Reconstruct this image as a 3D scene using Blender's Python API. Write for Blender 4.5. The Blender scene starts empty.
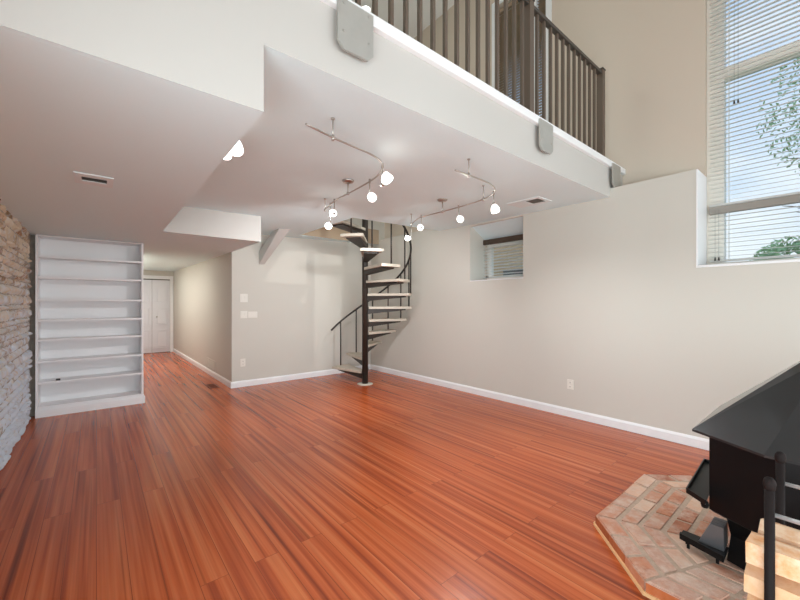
import bpy, bmesh, math, random
from mathutils import Vector, Matrix, noise
random.seed(7)
C = bpy.context.scene.collection
H = 1.35                                    # eye height, metres
R = math.radians

# ------------------------------------------------------------------ materials
def nt(name):
    m = bpy.data.materials.new(name); m.use_nodes = True
    n = m.node_tree
    return m, n, n.nodes, n.links, n.nodes['Principled BSDF']
def srgb(r, g, b):
    f = lambda c: (c/255/12.92 if c/255 <= .04045 else ((c/255+.055)/1.055)**2.4)
    return (f(r), f(g), f(b), 1)
def plain(name, col, rough=.6, metal=0, spec=.5, var=0, scale=6, bump=0, bscale=200, coat=0):
    m, t, N, L, p = nt(name)
    p.inputs['Base Color'].default_value = col
    p.inputs['Roughness'].default_value = rough
    p.inputs['Metallic'].default_value = metal
    p.inputs['Specular IOR Level'].default_value = spec
    p.inputs['Coat Weight'].default_value = coat
    tc = N.new('ShaderNodeTexCoord')
    if var:
        nz = N.new('ShaderNodeTexNoise'); nz.inputs['Scale'].default_value = scale; nz.inputs['Detail'].default_value = 5
        L.new(tc.outputs['Object'], nz.inputs['Vector'])
        mx = N.new('ShaderNodeMix'); mx.data_type = 'RGBA'
        mx.inputs[6].default_value = tuple(c*(1-var) for c in col[:3])+(1,)
        mx.inputs[7].default_value = tuple(min(1, c*(1+var)) for c in col[:3])+(1,)
        L.new(nz.outputs['Fac'], mx.inputs[0]); L.new(mx.outputs[2], p.inputs['Base Color'])
    if bump:
        nb = N.new('ShaderNodeTexNoise'); nb.inputs['Scale'].default_value = bscale; nb.inputs['Detail'].default_value = 4
        L.new(tc.outputs['Object'], nb.inputs['Vector'])
        b = N.new('ShaderNodeBump'); b.inputs['Strength'].default_value = bump; b.inputs['Distance'].default_value = .004
        L.new(nb.outputs['Fac'], b.inputs['Height']); L.new(b.outputs['Normal'], p.inputs['Normal'])
    return m
def emit(name, col, strength):
    m, t, N, L, p = nt(name)
    p.inputs['Base Color'].default_value = col
    p.inputs['Emission Color'].default_value = col
    p.inputs['Emission Strength'].default_value = strength
    return m

M = {}
M['wall'] = plain('greige_wall_paint', srgb(209, 206, 197), .75, spec=.25, bump=.05, bscale=120)
M['upwall'] = plain('taupe_wall_paint', srgb(212, 199, 184), .75, spec=.25, bump=.05, bscale=120)
M['cream'] = plain('fascia_paint', srgb(198, 195, 190), .7, spec=.25, bump=.04, bscale=120)
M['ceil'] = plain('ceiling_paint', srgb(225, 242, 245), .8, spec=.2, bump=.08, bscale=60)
M['trim'] = plain('white_trim_paint', srgb(240, 241, 242), .4, spec=.4)
M['shelf'] = plain('bookshelf_paint', srgb(238, 238, 239), .45, spec=.35)
M['door'] = plain('door_paint', srgb(226, 227, 231), .5)
M['rail'] = plain('taupe_metal', srgb(98, 84, 72), .42, spec=.5)
M['railtop'] = plain('dark_rail_metal', srgb(70, 63, 57), .35, spec=.5)
M['steel'] = plain('brushed_steel_plate', srgb(182, 180, 174), .5, .55, var=.12, scale=9)
M['nickel'] = plain('satin_nickel', srgb(190, 186, 180), .3, 1)
M['chrome'] = plain('chrome', srgb(235, 235, 235), .3, .7)
M['black'] = plain('stove_black', srgb(13, 13, 14), .42, spec=.22, var=.15, scale=40)
M['hood'] = plain('stove_hood_black', srgb(38, 38, 39), .28, spec=.3, var=.12, scale=14, coat=.5)
M['hood'].node_tree.nodes['Principled BSDF'].inputs['Coat Roughness'].default_value = .07
M['rack'] = plain('rack_black', srgb(30, 24, 23), .65, spec=.1, bump=.25, bscale=60)
M['galv'] = plain('galvanised_steel', srgb(120, 121, 124), .4, .6)
M['bronze'] = plain('dark_bronze_paint', srgb(48, 41, 36), .45, spec=.4)
M['tread'] = plain('pale_tread_wood', srgb(196, 186, 170), .55, var=.12, scale=12)
M['plate'] = plain('ivory_plastic', srgb(232, 229, 220), .45)
M['slot'] = plain('dark_slot', srgb(60, 56, 52), .7)
M['vent'] = plain('vent_enamel', srgb(226, 234, 235), .5)
M['ventgrey'] = plain('vent_dark_enamel', srgb(120, 115, 108), .6)
M['register'] = plain('brown_register', srgb(120, 58, 30), .5)
def slat_mat():
    m, t, N, L, p = nt('white_blind_slat')
    p.inputs['Base Color'].default_value = srgb(244, 243, 240); p.inputs['Roughness'].default_value = .5
    tr = N.new('ShaderNodeBsdfTranslucent'); tr.inputs['Color'].default_value = (.9, .9, .88, 1)
    mx = N.new('ShaderNodeMixShader'); mx.inputs[0].default_value = .5
    L.new(p.outputs[0], mx.inputs[1]); L.new(tr.outputs[0], mx.inputs[2]); L.new(mx.outputs[0], N['Material Output'].inputs['Surface'])
    return m
M['slat'] = slat_mat()
M['greyslat'] = plain('grey_blind_rail', srgb(150, 144, 136), .5)
M['brownslat'] = plain('brown_wood_slat', srgb(150, 128, 106), .5, var=.1)
M['valance'] = plain('brown_valance', srgb(74, 57, 44), .5, var=.12)
M['winframe'] = plain('window_frame_paint', srgb(236, 232, 224), .45)
M['cord'] = plain('blind_cord', srgb(120, 120, 122), .7)
M['pine'] = plain('pine_strip', srgb(222, 178, 128), .55, var=.12, scale=30)
M['mortar'] = plain('grey_mortar', srgb(182, 160, 142), .95, spec=.1, var=.25, scale=60, bump=.5, bscale=150)
M['neigh'] = plain('tan_siding', srgb(226, 196, 160), .9, var=.1)
M['grass'] = plain('grass_ground', srgb(96, 120, 70), .95, var=.3, scale=1)
M['leaf'] = plain('tree_leaf', srgb(150, 184, 132), .7, var=.3, scale=2)
M['bark'] = plain('tree_bark', srgb(96, 84, 70), .9, var=.2)
M['roof'] = plain('grey_roof', srgb(110, 108, 106), .9)
M['opal'] = emit('opal_glass_lit', (1, .98, .95, 1), 3)
M['bulb'] = emit('lamp_lens_lit', (1, .96, .9, 1), 4)
M['blackthing'] = plain('black_plastic', srgb(30, 30, 30), .5)

def glass_mat():
    m = bpy.data.materials.new('window_glass'); m.use_nodes = True
    N = m.node_tree.nodes; L = m.node_tree.links; N.clear()
    o = N.new('ShaderNodeOutputMaterial'); mx = N.new('ShaderNodeMixShader')
    t = N.new('ShaderNodeBsdfTransparent'); g = N.new('ShaderNodeBsdfGlossy'); g.inputs['Roughness'].default_value = .02
    t.inputs['Color'].default_value = (.96, .98, .98, 1)
    mx.inputs[0].default_value = .06
    L.new(t.outputs[0], mx.inputs[1]); L.new(g.outputs[0], mx.inputs[2]); L.new(mx.outputs[0], o.inputs['Surface'])
    return m
M['glass'] = glass_mat()

def floor_mat():
    m, t, N, L, p = nt('red_laminate_planks')
    tc = N.new('ShaderNodeTexCoord')
    sep = N.new('ShaderNodeSeparateXYZ'); L.new(tc.outputs['Object'], sep.inputs[0])
    cmb = N.new('ShaderNodeCombineXYZ'); L.new(sep.outputs['Y'], cmb.inputs['X']); L.new(sep.outputs['X'], cmb.inputs['Y'])
    br = N.new('ShaderNodeTexBrick'); br.offset = .37; br.offset_frequency = 2
    for k, v in (('Scale', 1), ('Mortar Size', .0016), ('Mortar Smooth', .3), ('Bias', 0), ('Brick Width', 1.95), ('Row Height', .127)):
        br.inputs[k].default_value = v
    br.inputs['Color1'].default_value = (0, 0, 0, 1); br.inputs['Color2'].default_value = (1, 1, 1, 1)
    L.new(cmb.outputs[0], br.inputs['Vector'])
    # per-plank shift of the streak pattern
    sh = N.new('ShaderNodeVectorMath'); sh.operation = 'MULTIPLY'; sh.inputs[1].default_value = (13, 31, 7)
    L.new(br.outputs['Color'], sh.inputs[0])
    ad = N.new('ShaderNodeVectorMath'); ad.operation = 'ADD'
    L.new(cmb.outputs[0], ad.inputs[0]); L.new(sh.outputs[0], ad.inputs[1])
    def streak(sx, sy, detail):
        mp = N.new('ShaderNodeMapping'); mp.inputs['Scale'].default_value = (sx, sy, 1)
        L.new(ad.outputs[0], mp.inputs['Vector'])
        nz = N.new('ShaderNodeTexNoise'); nz.inputs['Scale'].default_value = 1; nz.inputs['Detail'].default_value = detail
        nz.inputs['Roughness'].default_value = .55
        L.new(mp.outputs[0], nz.inputs['Vector']); return nz
    n1 = streak(.45, 24, 2); n2 = streak(1.6, 110, 2); n3 = streak(.34, 30, 2)
    cr = N.new('ShaderNodeValToRGB'); L.new(n1.outputs['Fac'], cr.inputs[0])
    e = cr.color_ramp.elements
    e[0].position = .26; e[0].color = srgb(138, 56, 26)
    e[1].position = .76; e[1].color = srgb(208, 118, 68)
    k = e.new(.40); k.color = srgb(170, 76, 36)
    k = e.new(.52); k.color = srgb(192, 94, 48)
    # darker narrow streaks
    cr2 = N.new('ShaderNodeValToRGB'); L.new(n3.outputs['Fac'], cr2.inputs[0])
    e = cr2.color_ramp.elements; e[0].position = .30; e[0].color = (.52, .45, .40, 1); e[1].position = .40; e[1].color = (1, 1, 1, 1)
    mu = N.new('ShaderNodeMix'); mu.data_type = 'RGBA'; mu.blend_type = 'MULTIPLY'; mu.inputs[0].default_value = .85
    L.new(cr.outputs[0], mu.inputs[6]); L.new(cr2.outputs[0], mu.inputs[7])
    # fine grain
    cr3 = N.new('ShaderNodeValToRGB'); L.new(n2.outputs['Fac'], cr3.inputs[0])
    e = cr3.color_ramp.elements; e[0].position = .3; e[0].color = (.8, .78, .76, 1); e[1].position = .6; e[1].color = (1, 1, 1, 1)
    mu2 = N.new('ShaderNodeMix'); mu2.data_type = 'RGBA'; mu2.blend_type = 'MULTIPLY'; mu2.inputs[0].default_value = .7
    L.new(mu.outputs[2], mu2.inputs[6]); L.new(cr3.outputs[0], mu2.inputs[7])
    # plank tone and seams
    cr4 = N.new('ShaderNodeValToRGB'); L.new(br.outputs['Color'], cr4.inputs[0])
    e = cr4.color_ramp.elements; e[0].color = (.93, .92, .91, 1); e[1].color = (1.0, 1.0, 1.0, 1)
    mu3 = N.new('ShaderNodeMix'); mu3.data_type = 'RGBA'; mu3.blend_type = 'MULTIPLY'; mu3.inputs[0].default_value = 1
    L.new(mu2.outputs[2], mu3.inputs[6]); L.new(cr4.outputs[0], mu3.inputs[7])
    mu4 = N.new('ShaderNodeMix'); mu4.data_type = 'RGBA'; mu4.inputs[7].default_value = srgb(70, 26, 14)
    sc = N.new('ShaderNodeMath'); sc.operation = 'MULTIPLY'; sc.inputs[1].default_value = .65
    L.new(br.outputs['Fac'], sc.inputs[0]); L.new(sc.outputs[0], mu4.inputs[0]); L.new(mu3.outputs[2], mu4.inputs[6])
    L.new(mu4.outputs[2], p.inputs['Base Color'])
    p.inputs['Roughness'].default_value = .26
    p.inputs['Specular IOR Level'].default_value = .5
    b = N.new('ShaderNodeBump'); b.inputs['Strength'].default_value = .12; b.inputs['Distance'].default_value = .002; b.invert = True
    L.new(br.outputs['Fac'], b.inputs['Height']); L.new(b.outputs['Normal'], p.inputs['Normal'])
    return m
M['floor'] = floor_mat()

def island_mat(name, stops, fine, bump, rough=.9, wash=None, per_object=False):
    """colour picked per separate stone or brick, mottled"""
    m, t, N, L, p = nt(name)
    g = N.new('ShaderNodeNewGeometry'); tc = N.new('ShaderNodeTexCoord')
    nz = N.new('ShaderNodeTexNoise'); nz.inputs['Scale'].default_value = fine; nz.inputs['Detail'].default_value = 6; nz.inputs['Roughness'].default_value = .65
    L.new(tc.outputs['Object'], nz.inputs['Vector'])
    oi = N.new('ShaderNodeObjectInfo')
    mth = N.new('ShaderNodeMath'); mth.operation = 'MULTIPLY_ADD'; mth.inputs[1].default_value = .9; mth.inputs[2].default_value = -.45
    L.new(nz.outputs['Fac'], mth.inputs[0])
    ad = N.new('ShaderNodeMath'); ad.operation = 'ADD'; L.new(oi.outputs['Random'] if per_object else g.outputs['Random Per Island'], ad.inputs[0]); L.new(mth.outputs[0], ad.inputs[1])
    cr = N.new('ShaderNodeValToRGB'); L.new(ad.outputs[0], cr.inputs[0])
    e = cr.color_ramp.elements
    e[0].position, e[0].color = stops[0]; e[1].position, e[1].color = stops[-1]
    for s in stops[1:-1]:
        k = e.new(s[0]); k.color = s[1]
    out = cr.outputs[0]
    if wash:                                  # remains of whitewash, brushed over part of the stones
        wz = N.new('ShaderNodeTexNoise'); wz.inputs['Scale'].default_value = wash[1]; wz.inputs['Detail'].default_value = 8; wz.inputs['Roughness'].default_value = .7
        L.new(tc.outputs['Object'], wz.inputs['Vector'])
        src = wz.outputs['Fac']
        if len(wash) > 4:
            sp = N.new('ShaderNodeSeparateXYZ'); L.new(tc.outputs['Object'], sp.inputs[0])
            zz = N.new('ShaderNodeMath'); zz.operation = 'MULTIPLY_ADD'; zz.inputs[1].default_value = wash[4]; zz.inputs[2].default_value = wash[5]
            L.new(sp.outputs['Z'], zz.inputs[0])
            a2 = N.new('ShaderNodeMath'); a2.operation = 'ADD'; L.new(src, a2.inputs[0]); L.new(zz.outputs[0], a2.inputs[1]); src = a2.outputs[0]
        wr = N.new('ShaderNodeValToRGB'); L.new(src, wr.inputs[0])
        e = wr.color_ramp.elements; e[0].position = wash[2]; e[0].color = (0, 0, 0, 1); e[1].position = wash[3]; e[1].color = (1, 1, 1, 1)
        mx = N.new('ShaderNodeMix'); mx.data_type = 'RGBA'; mx.inputs[7].default_value = wash[0]
        L.new(wr.outputs[0], mx.inputs[0]); L.new(out, mx.inputs[6]); out = mx.outputs[2]
    L.new(out, p.inputs['Base Color'])
    p.inputs['Roughness'].default_value = rough; p.inputs['Specular IOR Level'].default_value = .2
    b = N.new('ShaderNodeBump'); b.inputs['Strength'].default_value = bump; b.inputs['Distance'].default_value = .01
    L.new(nz.outputs['Fac'], b.inputs['Height']); L.new(b.outputs['Normal'], p.inputs['Normal'])
    return m
M['stone'] = island_mat('rough_limestone', [(0, srgb(150, 124, 98)), (.25, srgb(206, 188, 160)), (.6, srgb(222, 212, 194)), (.85, srgb(214, 190, 160)), (1, srgb(160, 118, 88))], 20, 1.0,
                        wash=(srgb(212, 222, 234), 13, .40, .66, -.16, .22))
M['stonemortar'] = plain('lime_mortar_dark', srgb(168, 160, 150), .95, var=.3, scale=20, bump=.6, bscale=40)
M['brick'] = island_mat('old_red_brick', [(0, srgb(160, 104, 82)), (.3, srgb(192, 132, 104)), (.6, srgb(186, 146, 128)), (1, srgb(212, 172, 148))], 22, .8,
                        wash=(srgb(208, 188, 172), 8, .45, .72))
M['brickface'] = island_mat('orange_brick_edge', [(0, srgb(150, 78, 44)), (.5, srgb(184, 104, 62)), (1, srgb(196, 134, 104))], 20, .5)
M['log'] = island_mat('split_pale_wood', [(0, srgb(200, 138, 88)), (.3, srgb(214, 172, 132)), (.7, srgb(228, 198, 168)), (1, srgb(212, 148, 96))], 24, .4, rough=.7, per_object=True)
M['logend'] = island_mat('cut_log_end', [(0, srgb(206, 140, 76)), (.5, srgb(222, 162, 98)), (1, srgb(196, 128, 66))], 45, .4, rough=.75, per_object=True)

# ------------------------------------------------------------------ mesh helpers
def nb(): return bmesh.new()
def hull8(bm, lo, hi, mi=0):
    """lo, hi: four points each, same winding; a closed six-sided block"""
    a = [bm.verts.new(p) for p in lo]; b = [bm.verts.new(p) for p in hi]
    fs = [bm.faces.new(a[::-1]), bm.faces.new(b)]
    for i in range(4):
        fs.append(bm.faces.new((a[i], a[(i+1) % 4], b[(i+1) % 4], b[i])))
    for f in fs: f.material_index = mi
    return a+b
def box(bm, x0, x1, y0, y1, z0, z1, mi=0, bev=0):
    v = hull8(bm, [(x0, y0, z0), (x1, y0, z0), (x1, y1, z0), (x0, y1, z0)], [(x0, y0, z1), (x1, y0, z1), (x1, y1, z1), (x0, y1, z1)], mi)
    if bev:
        es = {e for q in v for e in q.link_edges}
        bmesh.ops.bevel(bm, geom=list(es), offset=bev, segments=2, affect='EDGES', profile=.5)
    return v
def prism(bm, pts, z0, z1, mi=0):
    n = len(pts)
    a = [bm.verts.new((p[0], p[1], z0)) for p in pts]; b = [bm.verts.new((p[0], p[1], z1)) for p in pts]
    fs = [bm.faces.new(a[::-1]), bm.faces.new(b)]
    for i in range(n): fs.append(bm.faces.new((a[i], a[(i+1) % n], b[(i+1) % n], b[i])))
    for f in fs: f.material_index = mi
    return a, b
def tube(bm, pts, r, n=10, cap=True):
    pts = [Vector(p) for p in pts]; rings = []
    for i, p in enumerate(pts):
        d = (pts[min(i+1, len(pts)-1)]-pts[max(i-1, 0)]).normalized()
        up = Vector((0, 0, 1)) if abs(d.z) < .95 else Vector((1, 0, 0))
        x = d.cross(up).normalized(); y = x.cross(d).normalized()
        rr = r[i] if isinstance(r, (list, tuple)) else r
        rings.append([bm.verts.new(p+(x*math.cos(t)+y*math.sin(t))*rr) for t in [2*math.pi*k/n for k in range(n)]])
    for a, b in zip(rings, rings[1:]):
        for k in range(n):
            f = bm.faces.new((a[k], a[(k+1) % n], b[(k+1) % n], b[k])); f.smooth = True
    if cap: bm.faces.new(rings[0][::-1]); bm.faces.new(rings[-1])
def lathe(bm, prof, loc=(0, 0, 0), n=20, mat=None):
    """prof: (radius, z) from one end to the other"""
    mt = mat or Matrix.Translation(loc); rings = []
    for r, z in prof:
        if r < 1e-6: rings.append([bm.verts.new(mt @ Vector((0, 0, z)))])
        else: rings.append([bm.verts.new(mt @ Vector((r*math.cos(2*math.pi*k/n), r*math.sin(2*math.pi*k/n), z))) for k in range(n)])
    for a, b in zip(rings, rings[1:]):
        for k in range(n):
            k2 = (k+1) % n
            if len(a) == 1: f = bm.faces.new((a[0], b[k2], b[k]))
            elif len(b) == 1: f = bm.faces.new((a[k], a[k2], b[0]))
            else: f = bm.faces.new((a[k], a[k2], b[k2], b[k]))
            f.smooth = True
def smooth_path(pts, n=6):
    pts = [Vector(p) for p in pts]; q = [pts[0]]+pts+[pts[-1]]; out = []
    for i in range(1, len(q)-2):
        p0, p1, p2, p3 = q[i-1:i+3]
        for k in range(n):
            t = k/n
            out.append(.5*((2*p1)+(p2-p0)*t+(2*p0-5*p1+4*p2-p3)*t*t+(3*p1-p0-3*p2+p3)*t**3))
    out.append(pts[-1]); return out

def rootloc(p):
    v = Vector((0, 0, 0))
    while p is not None:
        v += Vector(p.location); p = p.parent
    return v
def obj(name, bm, mats, parent=None, kind=None, fix=True):
    if fix: bmesh.ops.recalc_face_normals(bm, faces=bm.faces)
    if parent is not None: bmesh.ops.translate(bm, vec=-rootloc(parent), verts=bm.verts)
    me = bpy.data.meshes.new(name); bm.to_mesh(me); bm.free()
    for m in (mats if isinstance(mats, (list, tuple)) else [mats]): me.materials.append(m)
    o = bpy.data.objects.new(name, me); C.objects.link(o)
    if parent is not None: o.parent = parent
    if kind: o['kind'] = kind
    return o
def struct(name, bm, mats, parent=None, fix=True):
    return obj(name, bm, mats, parent, None if parent else 'structure', fix)
def tag(o, label, cat, group=None):
    o['label'] = label; o['category'] = cat
    if group: o['group'] = group
    return o
def thing(name, label, cat, loc=(0, 0, 0), group=None):
    o = bpy.data.objects.new(name, None); C.objects.link(o); o.location = loc; o.empty_display_size = .1
    return tag(o, label, cat, group)

# ------------------------------------------------------------------ room numbers (metres)
XR, XU = 4.332, 4.690            # lower right wall face, upper right wall face
YB = 6.176                       # back wall face
YF = 1.625                       # balcony front face
XS = -.560                       # stone wall face
XL, XH = .567, 1.651             # right side of the lowered ceiling, hall wall face
YBX, YD = 4.855, 11.842          # front of the dropped box, hall end wall
LEDGE, TOP, BACK = 2.605, 6.43, -3.2
UP = 2.80                        # upper floor level
WX0, WX1, WY0, WY1 = 2.66, XR, 4.215, 5.90      # stairwell
def zc(x, y):                    # underside of the balcony slab sags a little to the left
    u = (x-.567)/3.77; w = (y-1.625)/4.55
    a = 1.842+(1.858-1.842)*u; b = 1.812+(1.888-1.812)*u
    return H*(a+(b-a)*w)
def zl(y):                       # underside of the lowered ceiling
    pts = [(-4, 2.195), (1.625, 2.192), (4.855, 2.150), (6.1, 2.158), (11.9, 2.225)]
    for (a, p), (b, q) in zip(pts, pts[1:]):
        if y <= b: return p+(q-p)*(y-a)/(b-a)
    return pts[-1][1]

# floor
b = nb(); box(b, -1.2, 4.95, BACK-.2, 12.2, -.12, 0); struct('floor', b, M['floor'])

# ceilings
b = nb()
def slab(x0, x1, y0, y1, nx=1, ny=1):
    for i in range(nx):
        for j in range(ny):
            xa, xb = x0+(x1-x0)*i/nx, x0+(x1-x0)*(i+1)/nx; ya, yb = y0+(y1-y0)*j/ny, y0+(y1-y0)*(j+1)/ny
            q = [(xa, ya), (xb, ya), (xb, yb), (xa, yb)]
            hull8(b, [(x, y, zc(x, y)) for x, y in q], [(x, y, UP) for x, y in q])
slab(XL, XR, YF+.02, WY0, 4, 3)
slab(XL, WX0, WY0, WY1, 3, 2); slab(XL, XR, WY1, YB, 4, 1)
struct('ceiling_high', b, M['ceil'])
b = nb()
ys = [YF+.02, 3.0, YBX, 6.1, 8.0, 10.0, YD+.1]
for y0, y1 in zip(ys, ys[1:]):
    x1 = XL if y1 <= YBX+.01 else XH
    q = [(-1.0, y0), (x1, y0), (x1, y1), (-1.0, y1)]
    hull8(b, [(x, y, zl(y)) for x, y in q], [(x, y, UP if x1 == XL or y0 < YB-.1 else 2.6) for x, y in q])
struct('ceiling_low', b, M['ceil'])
# cream front of the dropped box that crosses to the hall
b = nb()
q = [(XL, zl(YBX)), (XH+.004, zl(YBX)), (XH+.004, zc(XH, YBX)), (XL, zc(XL, YBX))]
hull8(b, [(x, YBX-.012, z) for x, z in q], [(x, YBX-.001, z) for x, z in q])
struct('trim_1', b, M['cream'])
b = nb(); box(b, -1.2, 4.95, BACK-.2, YB+.2, TOP, TOP+.10); struct('ceiling_upper', b, plain('upper_ceiling_paint', srgb(240, 238, 236), .8, spec=.2))

# balcony front: one face, lower at the left where the ceiling drops
b = nb()
prof = [(-1.0, zl(YF)), (XL, zl(YF)), (XL, zc(XL, YF)), (XR-.002, zc(XR, YF)), (XR-.002, LEDGE+.004), (XU-.002, LEDGE+.004), (XU-.002, UP+.024), (-1.0, UP+.024)]
fa = [b.verts.new((x, YF, z)) for x, z in prof]; fb = [b.verts.new((x, YF+.02, z)) for x, z in prof]
b.faces.new(fa); b.faces.new(fb[::-1])
for i in range(len(prof)): b.faces.new((fa[i], fa[(i+1) % 8], fb[(i+1) % 8], fb[i]))
box(b, -1.0, XU-.002, YF+.02, YF+.18, UP, UP+.024)
box(b, XR+.002, XU-.002, YF+.02, YF+.4, LEDGE+.004, UP)
bmesh.ops.recalc_face_normals(b, faces=b.faces)
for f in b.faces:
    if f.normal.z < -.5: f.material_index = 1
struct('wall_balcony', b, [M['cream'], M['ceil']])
b = nb(); box(b, -1.0, XU-.003, YF-.034, YF+.19, UP+.0245, UP+.089, bev=.004); struct('trim_2', b, M['trim'])

def holed(bm, axis, c0, c1, a0, a1, z0, z1, holes):
    """a wall from cells; axis 'x': face at constant x, a runs along y"""
    A = sorted({a0, a1, *[v for h in holes for v in h[:2]]}); Z = sorted({z0, z1, *[v for h in holes for v in h[2:]]})
    A = [v for v in A if a0 <= v <= a1]; Z = [v for v in Z if z0 <= v <= z1]
    for p, q in zip(A, A[1:]):
        run = None
        for s, t in zip(Z, Z[1:]):
            m = ((p+q)/2, (s+t)/2)
            solid = not any(h[0] < m[0] < h[1] and h[2] < m[1] < h[3] for h in holes)
            if solid: run = (run[0], t) if run else (s, t)
            if (not solid or t == Z[-1]) and run:
                if axis == 'x': box(bm, c0, c1, p, q, run[0], run[1])
                else: box(bm, p, q, c0, c1, run[0], run[1])
                run = None
W1 = (-.28, .877, 1.68, 5.75)            # tall window in view
W_FILL = (-2.6, -1.35, 1.68, 5.75)           # added unseen window along the wall, carries a fill light
W2 = (2.56, 3.36, 3.3, 5.86)             # upstairs window with brown blind
NI = (2.687, 3.578, 1.675, 2.30)         # niche window
b = nb()
holed(b, 'x', XU, XU+.22, BACK, YB+.2, 0, TOP, [W1, W2, W_FILL, (NI[0], NI[1], 1.70, 2.31)])
struct('wall_right_upper', b, M['upwall'])
b = nb()
holed(b, 'x', XR, XU-.001, BACK, YB, 0, LEDGE, [(W1[0], W1[1], W1[2], 9), (W_FILL[0], W_FILL[1], W_FILL[2], 9), (NI[0], NI[1], NI[2], 2.5)])
struct('wall_right', b, M['wall'])
# sloping head of the niche
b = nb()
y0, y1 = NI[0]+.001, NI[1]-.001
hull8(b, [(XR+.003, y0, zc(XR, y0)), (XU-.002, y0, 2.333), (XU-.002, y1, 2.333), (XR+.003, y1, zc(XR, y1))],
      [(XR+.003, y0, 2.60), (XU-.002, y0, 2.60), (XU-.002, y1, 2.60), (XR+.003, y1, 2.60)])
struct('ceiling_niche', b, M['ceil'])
b = nb(); box(b, XH, XU, YB, YB+.2, 0, TOP); box(b, -1.2, XH, YB+.001, YB+.2, 2.6, TOP); struct('wall_back', b, M['wall'])
b = nb(); box(b, XH, XH+.15, YB+.2, YD+.1, 0, 2.6); struct('wall_hall_right', b, M['wall'])
b = nb(); box(b, .30, .44, 6.34, YD, 0, 2.3); struct('wall_hall_left', b, M['wall'])
DX0, DX1, DZ = .74, 1.567, 2.0
b = nb(); holed(b, 'y', YD, YD+.15, .30, XH, 0, 2.4, [(DX0, DX1, -1, DZ)]); struct('wall_hall_end', b, M['wall'])
# wall behind the viewer, cut by added openings that hold fill lights
FILL_BACK = [(-.5, 4.4, .1, 1.8, 120), (.2, 1.7, 2.9, 5.6, 4), (2.5, 4.0, 2.9, 5.6, 4)]   # added unseen openings for fill light: x, x, z, z, watts
FILL_LEFT = [(-2.9, 1.0, .4, 1.8, 112)]  # added unseen opening low in the left wall, for a fill light
b = nb(); holed(b, 'y', BACK-.2, BACK, -1.2, XU, 0, TOP, [q[:4] for q in FILL_BACK]); struct('wall_front', b, M['wall'])
b = nb(); box(b, -1.0, -.80, BACK, YB+.2, UP, TOP); struct('wall_left_upper', b, M['wall'])

# left wall of rough limestone: every stone a rounded block in one mesh
b = nb()
holed(b, 'x', -.95, -.604, BACK, 6.33, 0, UP, [q[:4] for q in FILL_LEFT])
for f in b.faces: f.material_index = 1
rnd = random.Random(3)
def stone(y0, y1, z0, z1, proud):
    ny = max(3, int((y1-y0)/.028)); nz = max(3, int((z1-z0)/.022))
    sd = rnd.random()*50; tl = rnd.uniform(-.014, .014); tz = rnd.uniform(-.012, .012)
    g = []
    for i in range(ny+1):
        r = []
        for j in range(nz+1):
            u, w = i/ny*2-1, j/nz*2-1
            ed = (1-abs(u)**5)*(1-abs(w)**5)
            y = y0+(y1-y0)*(u+1)/2; z = z0+(z1-z0)*(w+1)/2
            n = noise.noise(Vector((y*9+sd, z*9, sd)))*.014+noise.noise(Vector((y*26, z*26+sd, 1)))*.011
            x = -.606+(proud+tl*u*.6+tz*w*.6+n)*ed**.22
            jy = noise.noise(Vector((z*14+sd, y*5, 3)))*.018*(1-abs(w)**3*.3) if abs(u) == 1 else 0
            jz = noise.noise(Vector((y*12, sd, z*4)))*.014 if abs(w) == 1 else 0
            r.append(b.verts.new((x, y+jy, z+jz)))
        g.append(r)
    for i in range(ny):
        for j in range(nz):
            f = b.faces.new((g[i][j], g[i+1][j], g[i+1][j+1], g[i][j+1])); f.smooth = True
z = 0.0
while z < 2.78:
    hgt = min(rnd.choice((.04, .05, .065, .08, .10, .13)), 2.795-z)
    if 2.795-(z+hgt) < .05: hgt = 2.795-z
    y = 2.6-rnd.random()*.3
    while y < 6.02:
        ln = rnd.uniform(.14, .46)*(.75+hgt*3)
        y1 = min(y+ln, 6.035)
        if 6.035-y1 < .1: y1 = 6.02+rnd.uniform(-.05, .015)
        if hgt > .10 and rnd.random() < .35:
            zm = z+hgt*rnd.uniform(.4, .6)
            stone(y+.002, y1-.002, z+.0015, zm-.003, rnd.uniform(.010, .030)); stone(y+.004, y1-.004, zm+.003, z+hgt-.0015, rnd.uniform(.010, .030))
        else: stone(y+.002, y1-.002, z+.0015, z+hgt-.0015, rnd.uniform(.008, .036))
        y = y1
        if y >= 5.95: break
    z += hgt
box(b, -.6195, -.5545, 6.16, 6.325, 0, UP, 1)
struct('wall_left', b, [M['stone'], M['stonemortar']], fix=True)

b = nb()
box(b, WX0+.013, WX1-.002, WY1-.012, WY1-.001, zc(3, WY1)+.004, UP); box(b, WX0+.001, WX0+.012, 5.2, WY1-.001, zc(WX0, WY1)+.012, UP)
struct('well_shade_sheet', b, plain('stairwell_shade_tan', srgb(176, 158, 136), .8, spec=.2))  # tan sheets over the well faces, their dimness put into the colour
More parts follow.
